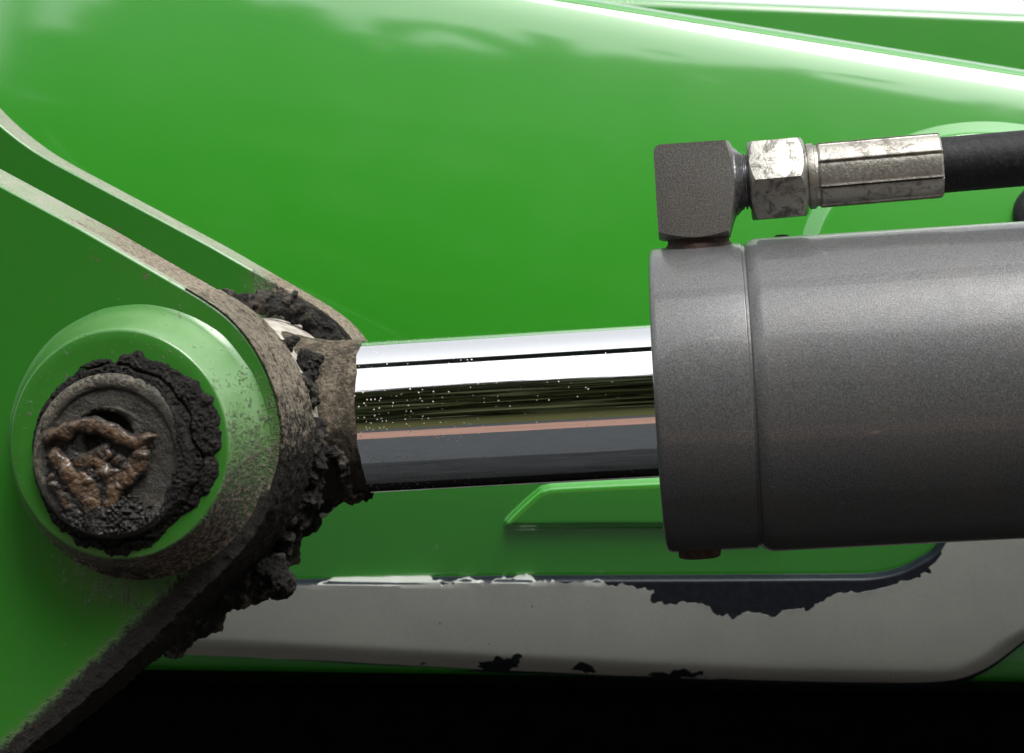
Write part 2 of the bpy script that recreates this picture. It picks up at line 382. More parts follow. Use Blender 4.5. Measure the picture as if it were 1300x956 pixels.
# ------------------------------------------------------------------ green body panels
class Panel:
    """A sheet with a rolled upper edge; (a, b) are millimetres across and up its plane."""
    def __init__(s, depth, yaw, e0, e1, up, low):
        s.o = P(CX, CY, depth); s.ex = Vector((math.cos(yaw), -math.sin(yaw), 0)); s.ez = Vector((0, 0, 1)); s.n = Vector((-math.sin(yaw), -math.cos(yaw), 0))
        s.k = depth/F; s.up, s.low = up, low
        vs = np.linspace(0, 800, 4001); tau = np.interp(vs, [u[0] for u in up], [u[1] for u in up]); tau = np.minimum(tau, 80)
        t = np.tan(np.radians(tau)); c = np.concatenate([[0], np.cumsum((t[1:]+t[:-1])/2*(vs[1]-vs[0]))]); s.vs, s.wu = vs, (c[-1]-c)*s.k
        ys = np.linspace(440, 1000, 2801); tau = np.interp(ys, [u[0] for u in low], [u[1] for u in low]); t = np.tan(np.radians(tau))
        s.ys, s.wl = ys, np.concatenate([[0], np.cumsum((t[1:]+t[:-1])/2*(ys[1]-ys[0]))])*s.k
        s.ea = s.eb = None
        pa = s.flat(*e0); pb = s.flat(*e1)
        for _ in range(4):
            s.ea, s.eb = pa, pb
            pa, pb = s.ab(*e0), s.ab(*e1)
    def flat(s, px, py, off=0.0):
        r = ray(px, py); q = s.o - s.n*off; t = q.dot(s.n)/r.dot(s.n); p = r*t-q
        return p.dot(s.ex), p.dot(s.ez)
    def edge(s, a): return s.ea[1]+(s.eb[1]-s.ea[1])*(a-s.ea[0])/(s.eb[0]-s.ea[0])
    def w(s, a, b):
        v = (s.edge(np.asarray(a))-np.asarray(b))/s.k; y = CY-np.asarray(b)/s.k
        return np.interp(v, s.vs, s.wu)+np.interp(y, s.ys, s.wl)
    def ab(s, px, py):
        a, b = s.flat(px, py)
        for _ in range(5): a, b = s.flat(px, py, float(s.w(a, b)))
        return a, b
    def pt(s, a, b, h=0.0): return (a, float(s.w(a, b))-h, b)    # local: x across, y away from the camera, z up
    def matrix(s): return frame(s.o, s.ex, -s.n, s.ez)
    def build(s, name, mat, a0, a1, bb, top_back, na=150, **props):
        A = np.linspace(a0, a1, na); V, Fc = [], []
        vv = list(np.concatenate([[0, .4, 1, 1.8, 2.8, 4, 5.5, 7.5, 10, 13, 16.5, 20, 25, 30, 36, 43, 50, 60], np.arange(70, 421, 14)]))
        rows = 0
        for a in A:
            e = s.edge(a); col = [(a, float(s.w(a, e))+top_back, e+1.5), (a, float(s.w(a, e))+6, e+1.2), (a, float(s.w(a, e))+1.5, e+.5)]
            for v in vv: col.append(s.pt(a, e-v*s.k))
            b = e-420*s.k; 
            for t in np.linspace(0, 1, 61)[1:]: col.append(s.pt(a, b+(bb-b)*t))
            col.append((a, col[-1][1]+top_back, bb+.5)); rows = len(col); V += col
        for i in range(na-1):
            for j in range(rows-1):
                q = i*rows+j; Fc.append((q, q+1, q+rows+1, q+rows))
        return link(name, mesh_of(name, V, Fc, mat), mat=s.matrix(), **props)
UP = [(0, 80), (3, 70), (7, 44), (11, 31), (20, 24), (46, 18.4), (60, 17.2), (90, 16.2), (160, 14.8), (260, 12), (360, 8), (460, 3.5), (560, .5), (680, 0), (800, 0)]
LOW = [(440, 0), (480, 1), (520, 4), (600, 13), (640, 16.5), (700, 17.5), (780, 18.5), (840, 21), (858, 26), (868, 50), (874, 68), (1000, 68)]
pan = Panel(690, R(5.2), (750, 0), (1300, 90), UP, LOW)
body = pan.build('body_panel', M['panel'], -330, 360, -(874-CY)*pan.k, 90, label='large glossy green body panel with rolled top edge behind the cylinder', category='body panel')
UP2 = [(0, 80), (2, 66), (5, 38), (9, 18), (14, 13), (200, 12), (800, 10)]
pan2 = Panel(860, R(3), (860, 1), (1300, 19), UP2, [(560, 0), (1000, 0)])
pan2.build('hood_panel', M['panel'], -380, 460, -160, 160, label='second green panel rising behind the sloping rolled edge at the upper right', category='hood panel')

def emboss(name, poly_px, bevel_px, height, mat, parent, step=8.0, prof=None):
    poly = [pan.ab(*p) for p in poly_px]; k = pan.k; bw = bevel_px*k
    A = np.array(poly); lo, hi = A.min(0), A.max(0)
    ctr = []; nxt = np.roll(A, -1, 0); prv = np.roll(A, 1, 0); t = nxt-prv; nr = np.stack([-t[:,1], t[:,0]], 1)/(np.linalg.norm(t, axis=1)[:,None]+1e-9)
    area = np.sum(A[:,0]*nxt[:,1]-nxt[:,0]*A[:,1]); nr = nr if area > 0 else -nr
    ex = []
    for f in (.12, .25, .4, .55, .7, .85, 1.0, 1.2):
        q = A+nr*bw*f; d, i = poly_dist(q, A); ex += [tuple(p) for p, dd, ii in zip(q, d, i) if ii and dd > .9*bw*f]
    g = np.stack(np.meshgrid(np.arange(lo[0], hi[0], step*k), np.arange(lo[1], hi[1], step*k)), -1).reshape(-1, 2)
    d, i = poly_dist(g, A); ex += [tuple(p) for p in g[i & (d > bw*1.3)]]
    v, f = fill(poly, ex); d, i = poly_dist(v, A)
    V = [pan.pt(a, b, -.3+(height+.3)*float(hh)) for (a, b), hh in zip(v, prof(np.array(v), d) if prof else np.sin(smoothstep(0, 1, d/bw)*math.pi/2))]
    return link(name, sharp(mesh_of(name, V, f, mat), 60), parent)
pad = spline([(1010, 676), (800, 674), (660, 675), (641, 672), (637, 664), (644, 652), (676, 622), (692, 613), (720, 610), (840, 604), (1010, 596)], 8)
emboss('raised_pad', resample(pad, 5), 15, 2.6, M['panel'], body, 8, lambda v, d: np.sin(smoothstep(0, 1, d/(15*pan.k))*math.pi/2))
bul = [(1250+238*math.cos(t), 332+180*math.sin(t)) for t in np.linspace(0, 2*math.pi, 121)[:-1]]
emboss('round_bulge', bul, 22, 2.6, M['panel'], body, 10, lambda v, d: np.interp(d/(22*pan.k), [0, .06, .94, 1.06, 9], [0, .05, .97, 1, 1]))
hole = [(1322+38*math.cos(t), 272+38*math.sin(t)) for t in np.linspace(0, 2*math.pi, 49)[:-1]]
pa = [pan.ab(*p) for p in hole]; ca = np.mean(pa, 0); V = []
for (f, h) in ((1, 2.3), (.99, 4.6), (.93, 6.2), (.8, 7.2), (.5, 7.8)): V += [pan.pt(ca[0]+(a-ca[0])*f, ca[1]+(b-ca[1])*f, h) for a, b in pa]
n = len(pa); Fc = [(i*n+k, i*n+(k+1) % n, (i+1)*n+(k+1) % n, (i+1)*n+k) for i in range(4) for k in range(n)]+[tuple(4*n+k for k in range(n))]
link('rubber_grommet', mesh_of('rubber_grommet', V, Fc, M['rubber']), body)

# peeling decal: an embossed band under navy film, silver film torn above it
letter_px = resample([(60, 739), (300, 735), (660, 729), (900, 728)]+spline([(1060, 727), (1106, 726), (1140, 719), (1163, 708), (1183, 695), (1198, 672), (1204, 640), (1206, 600)], 6)+[(1206, 560), (1420, 560)]+spline([(1420, 640), (1385, 720), (1345, 780), (1300, 822), (1250, 858), (1195, 872), (1100, 871), (1000, 869)], 6)+[(905, 866), (600, 853), (200, 833), (60, 826)], 6, True)
LA = np.array([pan.ab(*p) for p in letter_px])
def letter_h(v, d):
    y = CY-np.asarray(v)[:,1]/pan.k; bw = (11+25*smoothstep(765, 830, y))*pan.k
    return np.sin(smoothstep(0, 1, d/bw)*math.pi/2)
LH = 4.0
back = emboss('decal_backing', letter_px, 11, LH, M['navy'], body, 7, letter_h)
torn = ragged([(612, 735), (640, 731), (672, 730), (690, 737), (702, 734), (742, 737), (773, 742), (793, 741), (810, 747), (830, 747), (825, 760), (833, 764), (862, 763), (901, 768), (904, 775), (924, 777), (930, 785), (938, 780), (953, 776), (981, 782), (998, 773), (1027, 773), (1049, 757), (1084, 751), (1129, 742), (1163, 732), (1180, 727), (1177, 719), (1189, 708), (1194, 697)], 3.2, 3)
topl = ragged([(70, 741), (290, 741), (365, 742), (405, 741), (425, 733), (545, 730), (556, 736), (575, 737), (590, 733), (612, 735)], 1.2, 3)
film_px = topl[:-1]+torn+[(1204, 680), (1212, 640), (1214, 570), (1412, 570)]+spline([(1412, 640), (1378, 716), (1339, 774), (1296, 815), (1246, 850), (1193, 864), (1100, 866), (1000, 864)], 6)+ragged([(930, 862), (900, 862), (600, 849), (200, 829), (70, 823)], 1.0, 4)
def blob(pts): return ragged(pts+[pts[0]], 2.5, 2)[:-1]
holes_px = [blob([(606, 846), (609, 838), (626, 838), (634, 830), (650, 834), (660, 827), (665, 832), (658, 847), (634, 851)]), blob([(722, 852), (731, 843), (745, 840), (752, 843), (757, 852), (744, 855)]),
            blob([(820, 857), (838, 852), (850, 855), (866, 847), (878, 853), (893, 850), (899, 858), (880, 861), (850, 861)]), blob([(533, 842), (540, 840), (543, 844), (536, 845)]), blob([(931, 764), (936, 762), (938, 767), (933, 768)])]
holes_px = holes_px[:4]
fp = [pan.ab(*p) for p in film_px]; fh = [[pan.ab(*p) for p in h] for h in holes_px]
A = np.array(fp); g = np.stack(np.meshgrid(np.arange(A[:,0].min(), A[:,0].max(), 6*pan.k), np.arange(A[:,1].min(), A[:,1].max(), 5*pan.k)), -1).reshape(-1, 2)
d, i = poly_dist(g, A); gi = g[i & (d > 2*pan.k)]
v, f = fill(fp, [tuple(p) for p in gi], fh); d, ins = poly_dist(v, LA); hh = letter_h(np.array(v), np.where(ins, d, 0)); df, _ = poly_dist(v, A)
curl = np.array([.5*max(0, noise.noise(Vector((a*.12, b*.12, 1)))) for a, b in v])*np.exp(-df/(4*pan.k))*.7
V = [pan.pt(a, b, -.3+(LH+.3)*float(h)+.22+float(c)) for (a, b), h, c in zip(v, hh, curl)]
film = link('silver_film', mesh_of('silver_film', V, f, M['film']), back)
md = film.modifiers.new('thickness', 'SOLIDIFY'); md.thickness = .00012; md.offset = -1
me = finish(evaluated(film), M['film'], 40); me.name = 'silver_film'; film = link('silver_film', me, back)

# dark chassis rail added below the panel, near black to keep that area dark
rail = link('filler_rail', finish(beveled_box(box(-360, 380, -30, 60, -260, -12), 6), M['filler']), mat=frame(pan.o+Vector((0, 105, -(874-CY)*pan.k)), pan.ex, -pan.n, pan.ez),
     label='black chassis rail added to blacken the area under the lower edge of the green panel', category='chassis rail')

# ------------------------------------------------------------------ hydraulic cylinder
YAW = .091
def axis_pt(px, py):                                         # a point of the cylinder's axis: its depth falls to the right
    k = (px-CX)/F; d = 575/(1+YAW*k); return P(px, py, d)
A1, A2 = axis_pt(460, 530), axis_pt(1300, 482)
cdir = (A2-A1).normalized(); A0 = axis_pt(650, 530-.0575*190)
A0 = A1+cdir*((A0-A1).dot(cdir)); fdir = (Vector((0, 1, 0))-cdir*cdir.y).normalized(); udir = cdir.cross(fdir)
def s_of(px): k = (px-CX)/F; d = 575/(1+YAW*k); return (P(px, CY, d)-Vector((A0.x, A0.y, 0))).dot(Vector((cdir.x, cdir.y, 0)).normalized())
MC = frame(A0, cdir, fdir, udir)
cyl = thing('hydraulic_cylinder', MC, 'grey hydraulic cylinder with chrome rod pinned to the green clevis', 'hydraulic cylinder')
sg, sb, se = s_of(836), s_of(953), s_of(1300)+190
V, Fc = lathe([(sg+3, 18), (sg+.2, 20.8), (sg, 21.5), (sg, 37.9), (sg+.25, 38.7), (sg+.8, 39.15), (sg+1.6, 39.35), (sb-.55, 39.4), (sb-.45, 39.4), (sb-.3, 39.3), (sb-.1, 38.8), (sb+.7, 38.8)], 'X', 200)
gland = link('gland', sharp(mesh_of('gland', V, Fc, M['barrel']), 40), cyl)
V, Fc = lathe([(sb+.1, 38.0), (sb+.5, 38.9), (sb+1.2, 39.5), (sb+2.6, 40.15), (sb+4, 40.35), (se-60, 40.35), (se, 40.35)], 'X', 200)
link('barrel', sharp(mesh_of('barrel', V, Fc, M['barrel']), 40), cyl)
sr = s_of(467)
xs = list(np.linspace(sr-6, sg+8, 60)); V, Fc = lathe([(x, 19.85) for x in xs], 'X', 160)
dust = [float(np.interp(x, [xs[0], xs[0]+16, xs[0]+40, xs[-1]], [.62, .42, .26, .12])) for x in xs for k in range(160)]
link('piston_rod', sharp(mesh_of('piston_rod', V, Fc, M['chrome'], None, {'dust': dust}), 40), cyl)
# port plug under the gland
sp_ = s_of(889)-2.4; pl = lathe([(-41.0, 3.2), (-40.9, 4.6), (-40.5, 5.4), (-38, 5.5)], 'Z', 40, (sp_, -3, 0))
link('drain_plug', sharp(mesh_of('drain_plug', *pl, M['plug'])), gland)
pl = lathe([(39, 1.8), (40.6, 1.8), (40.8, 1.4), (40.85, .9)], 'Z', 24, (s_of(995)+2, 0, 0))
link('vent_screw', sharp(mesh_of('vent_screw', *pl, M['plug'])), cyl)
# elbow casting on the gland: a square block turned down to a round spigot on two sides
e0, e1, ez0, ez1, ec = s_of(836)+2.8, s_of(936)+2.6, 41.2, 65.4, 55.2
bx = box(e0, e1, -9.6, 9.6, ez0, ez1); bm = bmesh.new(); vs = [bm.verts.new(v) for v in bx[0]]
for f_ in bx[1]: bm.faces.new([vs[i] for i in f_])
bmesh.ops.recalc_face_normals(bm, faces=bm.faces)
ed = [e for e in bm.edges if all(abs(v.co.x-e0) < 1e-4 and abs(v.co.z-ez1) < 1e-4 for v in e.verts)]
bmesh.ops.bevel(bm, geom=ed, offset=1.7, segments=2, affect='EDGES', profile=.5)
bx = ([tuple(v.co) for v in bm.verts], [[v.index for v in f_.verts] for f_ in bm.faces]) if not bm.verts.index_update() else None; bm.free()
c1 = lathe([(e0-5, 40), (e1-4, 40), (e1-2.7, 17), (e1-.5, 10.2), (e1-.1, 9.3), (e1+.3, 9.0), (e1+2, 8)], 'X', 96, (0, 0, ec))
c2 = lathe([(ez0-.4, 8.8), (ez0-.1, 9.2), (ez0+1.8, 13.6), (ez0+2.6, 40), (ez1+5, 40)], 'Z', 96, ((e0+e1)/2, 0, 0))
elbow = link('elbow_fitting', finish(boolean(bx, [c1, c2], .22), M['elbow'], 28), cyl)
prof = [(e1-2, 7), (e1-.6, 8.9), (e1+.4, 8.7), (e1+1.2, 7.9), (e1+2.0, 7.25)]
x = e1+2.2
while x < s_of(958)+3: prof += [(x, 7.3), (x+.22, 6.65), (x+.45, 6.65), (x+.67, 7.3)]; x += .9
link('spigot_thread', sharp(mesh_of('spigot_thread', *lathe(prof, 'X', 72, (0, 0, ec)), M['thread']), 30), elbow)
link('weld_stub', sharp(mesh_of('weld_stub', *lathe([(37, 8.6), (39.4, 8.6), (39.9, 8.2), (40.6, 7.9), (ez0+1, 8.2)], 'Z', 64, ((e0+e1)/2, 0, 0)), M['plug'])), elbow)

# ------------------------------------------------------------------ hose: hex nut, crimped ferrule, rubber hose
HN = s_of(988)+3.0; tilt = math.atan((24/312-.0575))
mh = MC @ Matrix.Translation((HN*MM, 0, ec*MM)) @ Matrix.Rotation(-tilt, 4, 'Y')
hose = thing('hydraulic_hose', mh, 'black rubber hydraulic hose crimped into a silver ferrule and hex nut', 'hydraulic hose')
x0, x1 = s_of(953)+3-HN, s_of(1025)+3-HN
hexa = [(11.55*math.cos(R(60*k+2)), 11.55*math.sin(R(60*k+2))) for k in range(6)]
V = [(x0, y, z) for y, z in hexa]+[(x1, y, z) for y, z in hexa]
Fc = [(k, (k+1) % 6, (k+1) % 6+6, k+6) for k in range(6)]+[(5, 4, 3, 2, 1, 0), (6, 7, 8, 9, 10, 11)]
cut = lathe([(x0-.01, 9.3), (x0+.05, 9.7), (x0+1.2, 11.3), (x0+2.0, 12), (x1-2.4, 12), (x1-1.4, 11.2), (x1-.1, 9.4), (x1+.01, 9.0)], 'X', 96)
nut = link('hex_nut', finish(boolean((V, Fc), [cut], .35), M['nut'], 40), hose)
f0, f1 = s_of(1040)+3-HN, s_of(1197)+3-HN
col = lathe([(x1-1, 7.6), (x1+.4, 7.6), (x1+.5, 8.3), (x1+1.0, 8.45), (x1+2.1, 8.45), (x1+2.3, 8.0), (f0-.2, 7.8), (f0+.6, 7.8)], 'X', 80)
# crimped shell: eight pressed flats parted by narrow ridges and grooves
N = 240; sect = []
for k in range(N):
    a = 2*math.pi*k/N; ph = ((a-R(19)) % (2*math.pi/8))/(2*math.pi/8)           # 0..1 inside one flat
    r = 8.42+.10*math.cos((ph-.5)*2*math.pi*.9)*-1
    if ph < .07: r -= .6
    elif ph < .15: r += .26*(1-(ph-.07)/.08)
    elif ph > .95: r += .16
    sect.append(r)
V, Fc = [], []; tt = [(f0, -.9), (f0+.25, -.25), (f0+.7, 0), (f1-1.2, .02), (f1-.5, -.06), (f1-.05, -.4), (f1, -1.1)]
for (t, dr) in tt:
    for k in range(N): a = 2*math.pi*k/N; V.append((t, -math.cos(a)*(sect[k]+dr), math.sin(a)*(sect[k]+dr)))
Fc = [(i*N+k, i*N+(k+1) % N, (i+1)*N+(k+1) % N, (i+1)*N+k) for i in range(len(tt)-1) for k in range(N)]+[tuple(range(N)), tuple((len(tt)-1)*N+k for k in range(N))[::-1]]
fer = link('ferrule', sharp(mesh_of('ferrule', V, Fc, M['ferrule']), 20), hose)
link('collar', sharp(mesh_of('collar', *col, M['ferrule']), 30), fer)
path = [Vector((f1-3+t*8, max(0, t-14)**2*.15, -max(0, t-10)**2*.03)) for t in range(34)]; V, Fc, n = [], [], 64
for i, p in enumerate(path):
    tg = (path[min(i+1, len(path)-1)]-path[max(i-1, 0)]).normalized(); up = Vector((0, 0, 1)); sd = tg.cross(up).normalized(); up = sd.cross(tg)
    for k in range(n): a = 2*math.pi*k/n; V.append(tuple(p+sd*math.cos(a)*7.15+up*math.sin(a)*7.15))
Fc = [(i*n+k, i*n+(k+1) % n, (i+1)*n+(k+1) % n, (i+1)*n+k) for i in range(len(path)-1) for k in range(n)]
link('rubber_hose', mesh_of('rubber_hose', V, Fc, M['rubber']), hose)

# ------------------------------------------------------------------ clevis bracket
BY = R(11); nb = Vector((-math.sin(BY), -math.cos(BY), 0)); bex = Vector((math.cos(BY), -math.sin(BY), 0)); BO = P(175, 561, 526)
MB = frame(BO, bex, -nb, Vector((0, 0, 1)))
def br(px, py, h=0.0):                                       # a pixel as a point of the plane h mm proud of the front face
    r = ray(px, py); q = BO+nb*h; t = q.dot(nb)/r.dot(nb); p = r*t-BO
    return (p.dot(bex), p.dot(-nb), p.z)
T, GAP = 25.0, 70.0
clevis = thing('clevis_bracket', MB, 'green two plate clevis bracket with round boss, dirty at its nose', 'clevis bracket')
upper = spline([(-330, -60), (-285, 10), (-247, 65), (-212, 103), (-165, 141), (-123, 167)], 5)+[(0, 233), (102, 288)]
nose = spline([(235, 365), (263, 382), (292, 404), (317, 433), (338, 470), (352, 510), (358, 552), (353, 600), (337, 648), (310, 690), (280, 722)], 6)
outl_px = resample(upper+nose+[(150, 848), (20, 958), (-330, 1010)], 10, True)
OUT = [(br(*p)[0], br(*p)[2]) for p in outl_px]
rear_px = resample(upper+nose[:len(nose)*5//10]+spline([(352, 560), (335, 612), (296, 650)], 4)+[(60, 820), (-100, 940), (-330, 1010)], 10, True)
OUT2 = [(br(*p)[0], br(*p)[2]) for p in rear_px]
def plate(name, y0, dirt_fn, T=25.0):
    A = np.array(OUT if y0 == 0 else OUT2); bev = .9
    nxt, prv = np.roll(A, -1, 0), np.roll(A, 1, 0); t = nxt-prv; nr = np.stack([-t[:,1], t[:,0]], 1)/np.linalg.norm(t, axis=1)[:,None]
    if np.sum(A[:,0]*nxt[:,1]-nxt[:,0]*A[:,1]) < 0: nr = -nr
    inner = A+nr*bev; lo, hi = A.min(0), A.max(0)
    g = np.stack(np.meshgrid(np.arange(lo[0], hi[0], 2.5), np.arange(lo[1], hi[1], 2.5)), -1).reshape(-1, 2); d, i = poly_dist(g, inner)
    v, f = fill([tuple(p) for p in inner], [tuple(p) for p in g[i & (d > 1.2)]]); n = len(A)
    V, Fc, mi = [], [], []
    for y in (y0, y0+T): V += [(a, y, b) for a, b in v]
    nv = len(v); Fc += f+[tuple(q+nv for q in t_[::-1]) for t_ in f]; mi += [0]*len(Fc)
    base = len(V)
    rings = [(y0+.003, bev), (y0+.25, .3), (y0+.9, 0)]+[(y0+.9+(T-1.8)*q/8, 0) for q in range(1, 9)]+[(y0+T-.25, .3), (y0+T-.003, bev)]
    for (y, ins) in rings: V += [(p[0]+q[0]*ins, y, p[1]+q[1]*ins) for p, q in zip(A, nr)]
    for r_ in range(len(rings)-1):
        for k in range(n):
            a, b = base+r_*n+k, base+r_*n+(k+1) % n; Fc.append((a, b, b+n, a+n)); mi.append(0 if r_ == 0 else 1)
    dirt, dark = dirt_fn(np.array(V))
    me = mesh_of(name, V, Fc, [M['plate'], M['edge']], mi, {'dirt': dirt, 'dark': dark})
    return link(name, sharp(me, 50), clevis)
def front_dirt(V):
    x, z = V[:,0], V[:,2]; rr = np.hypot(x, z); an = np.degrees(np.arctan2(z, x))
    a, b = (np.array((br(*p)[0], br(*p)[2])) for p in ((300, 705), (20, 958))); u = (b-a)/np.linalg.norm(b-a)
    dl = np.abs((x-a[0])*u[1]-(z-a[1])*u[0]); dl = dl+smoothstep(a[1]+14, a[1]+30, z)*40
    d = .85*(1-smoothstep(1.5, 6.5, dl))+.55*smoothstep(24, 31, np.hypot(x-3.5, z))*smoothstep(-80, -35, an)*(1-smoothstep(-25, 40, an))
    d = d+.16*smoothstep(-40, 20, x)+.28*np.exp(-((an+105)/28)**2)*np.exp(-((rr-34)/7)**2)
    dark = 1-smoothstep(4, 11, dl)
    e = np.where(V[:,1] > 1.0, .05+.5*smoothstep(-40, 8, x), 0)
    return np.clip(d+e, 0, 1), dark
def rear_dirt(V):
    x, z = V[:,0], V[:,2]; return np.clip(.75*smoothstep(-10, 12, x)+.05, 0, 1), .85*smoothstep(4, 20, x)
front = plate('front_plate', 0, front_dirt); plate('rear_plate', T+GAP, rear_dirt, 15.0)
pr = [(.4, 33.4), (-.2, 32.6), (-.8, 31.9), (-1.8, 31.2), (-3.4, 30.4), (-6, 29.3), (-9, 28.2), (-11.6, 27.3), (-12.5, 26.9), (-12.85, 26.6), (-13, 26.2), (-13, 24), (-13, 21.5), (-13, 19.0)]
V, Fc = lathe(pr, 'Y', 180); Fc = Fc[:-2]; V = [(v[0]*(1+.006*fbm(v, .10, 2)), v[1]+.12*fbm(v, .14, 2), v[2]*(1+.006*fbm(v, .10, 2))) for v in V]
an = np.degrees(np.arctan2([v[2] for v in V], [v[0] for v in V])); rr = np.hypot([v[0] for v in V], [v[2] for v in V])
dirt = .40*smoothstep(60, -45, an)*smoothstep(-175, -95, an)*smoothstep(26.4, 27.2, rr)+.14+.5*np.exp(-((an+80)/45)**2)*smoothstep(26, 28, rr)
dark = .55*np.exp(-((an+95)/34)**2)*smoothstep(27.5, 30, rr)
dust_sheen = .75*np.exp(-((an-55)/55)**2)*smoothstep(26.5, 26.9, rr)*(1-.8*smoothstep(30.4, 32.4, rr))  # pale dust and sky sheen painted into the boss's upper slope
link('boss', sharp(mesh_of('boss', V, Fc, M['plate'], None, {'dirt': dirt, 'dark': dark, 'dust_sheen': dust_sheen}), 60), front)

# pin through the boss
PF = -16.0
pr = [(90, 19.3), (PF+2.2, 19.3), (PF+.9, 19.2), (PF+.25, 18.7), (PF, 17.9), (PF, 16.4), (PF+.25, 15.8), (PF+.7, 15.5), (PF+.75, 12), (PF+.65, 8.6), (PF+1.0, 7.6), (PF+2.4, 7.1), (PF+7, 6.6), (PF+7.2, 3)]
pr2 = [pr[0]]
for a, b in zip(pr[:-1], pr[1:]):
    m_ = max(1, int(math.hypot(b[1]-a[1], 0)/.6)); pr2 += [(a[0]+(b[0]-a[0])*q/m_, a[1]+(b[1]-a[1])*q/m_) for q in range(1, m_+1)]
V, Fc = lathe(pr2, 'Y', 140); V = [(v[0], v[1]+(.22*fbm(v, .35, 4) if v[1] < -11 else 0), v[2]) for v in V]
dd = [float(smoothstep(15.6, 17, math.hypot(v[0], v[2]))*(.10+.40*smoothstep(-4, 14, -v[0]+v[2]))) for v in V]
# bring the hole up and left of the middle, as drilled
V = [(v[0]-1.5*float(smoothstep(12, 8, math.hypot(v[0], v[2]))), v[1], v[2]+3.0*float(smoothstep(12, 8, math.hypot(v[0], v[2])))) if v[1] < -5 else v for v in V]
MP = MB @ Matrix.Translation((-.9*MM, 0, -2.6*MM))
link('clevis_pin', sharp(mesh_of('clevis_pin', V, Fc, M['pin'], None, {'dust': dd}), 50), mat=MP, label='dark steel clevis pin with a greasy hole in its end, set in the green boss', category='pin')

# rod eye and neck of the cylinder (built in the clevis frame, carried by the cylinder)
V, Fc = lathe([(T+3, 26), (T+3.3, 28), (T+4.5, 29.6), (T+6, 30.2)]+[(T+6+q*(GAP-12)/14, 30.3) for q in range(1, 15)]+[(T+GAP-4.5, 29.6), (T+GAP-3.3, 28), (T+GAP-3, 20)], 'Y', 120)
V = [(3.4+v[0]*(1+.008*fbm(v, .2, 3)), v[1], v[2]*(1+.008*fbm(v, .2, 3))) for v in V]
ec_w = MB @ Vector((3.4*MM, (T+GAP/2)*MM, 0))
eye = link('rod_eye', sharp(mesh_of('rod_eye', V, Fc, M['cream']), 50), cyl); eye.matrix_parent_inverse = MC.inverted(); eye.matrix_basis = MB
eye_s = (MC.inverted() @ ec_w).x/MM
V, Fc, n = [], [], 150; xs = np.linspace(eye_s+12, sr, 70)
for i, x in enumerate(xs):
    t = (x-xs[0])/(xs[-1]-xs[0]); r0 = 20.5+3.4*float(smoothstep(.62, .1, t))+.5*math.exp(-((t-.55)/.13)**2)-.45*float(smoothstep(.94, 1, t))
    for k in range(n):
        a = 2*math.pi*k/n; y, z = math.cos(a), math.sin(a); q = Vector((x, y*r0, z*r0))
        rg = .30*noise.fractal(q*.55, 1, 2, 4)*(1-.6*float(smoothstep(.9, 1, t))) + .9*max(0, noise.fractal(q*.22, 1, 2, 3))*float(smoothstep(.35, -.5, z))
        V.append((x+(.9*noise.noise(Vector((y*2.2, z*2.2, 3)))+.4*noise.noise(Vector((y*9, z*9, 3))))*float(smoothstep(.9, 1, t)), y*(r0+rg), z*(r0+rg)))
Fc = [(i*n+k, i*n+(k+1) % n, (i+1)*n+(k+1) % n, (i+1)*n+k) for i in range(len(xs)-1) for k in range(n)]+[tuple((len(xs)-1)*n+k for k in range(n))]
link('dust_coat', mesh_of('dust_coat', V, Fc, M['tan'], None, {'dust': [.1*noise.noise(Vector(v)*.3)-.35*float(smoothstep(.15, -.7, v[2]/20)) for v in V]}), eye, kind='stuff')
bpy.data.objects['dust_coat'].matrix_parent_inverse = MB.inverted(); bpy.data.objects['dust_coat'].matrix_basis = MC

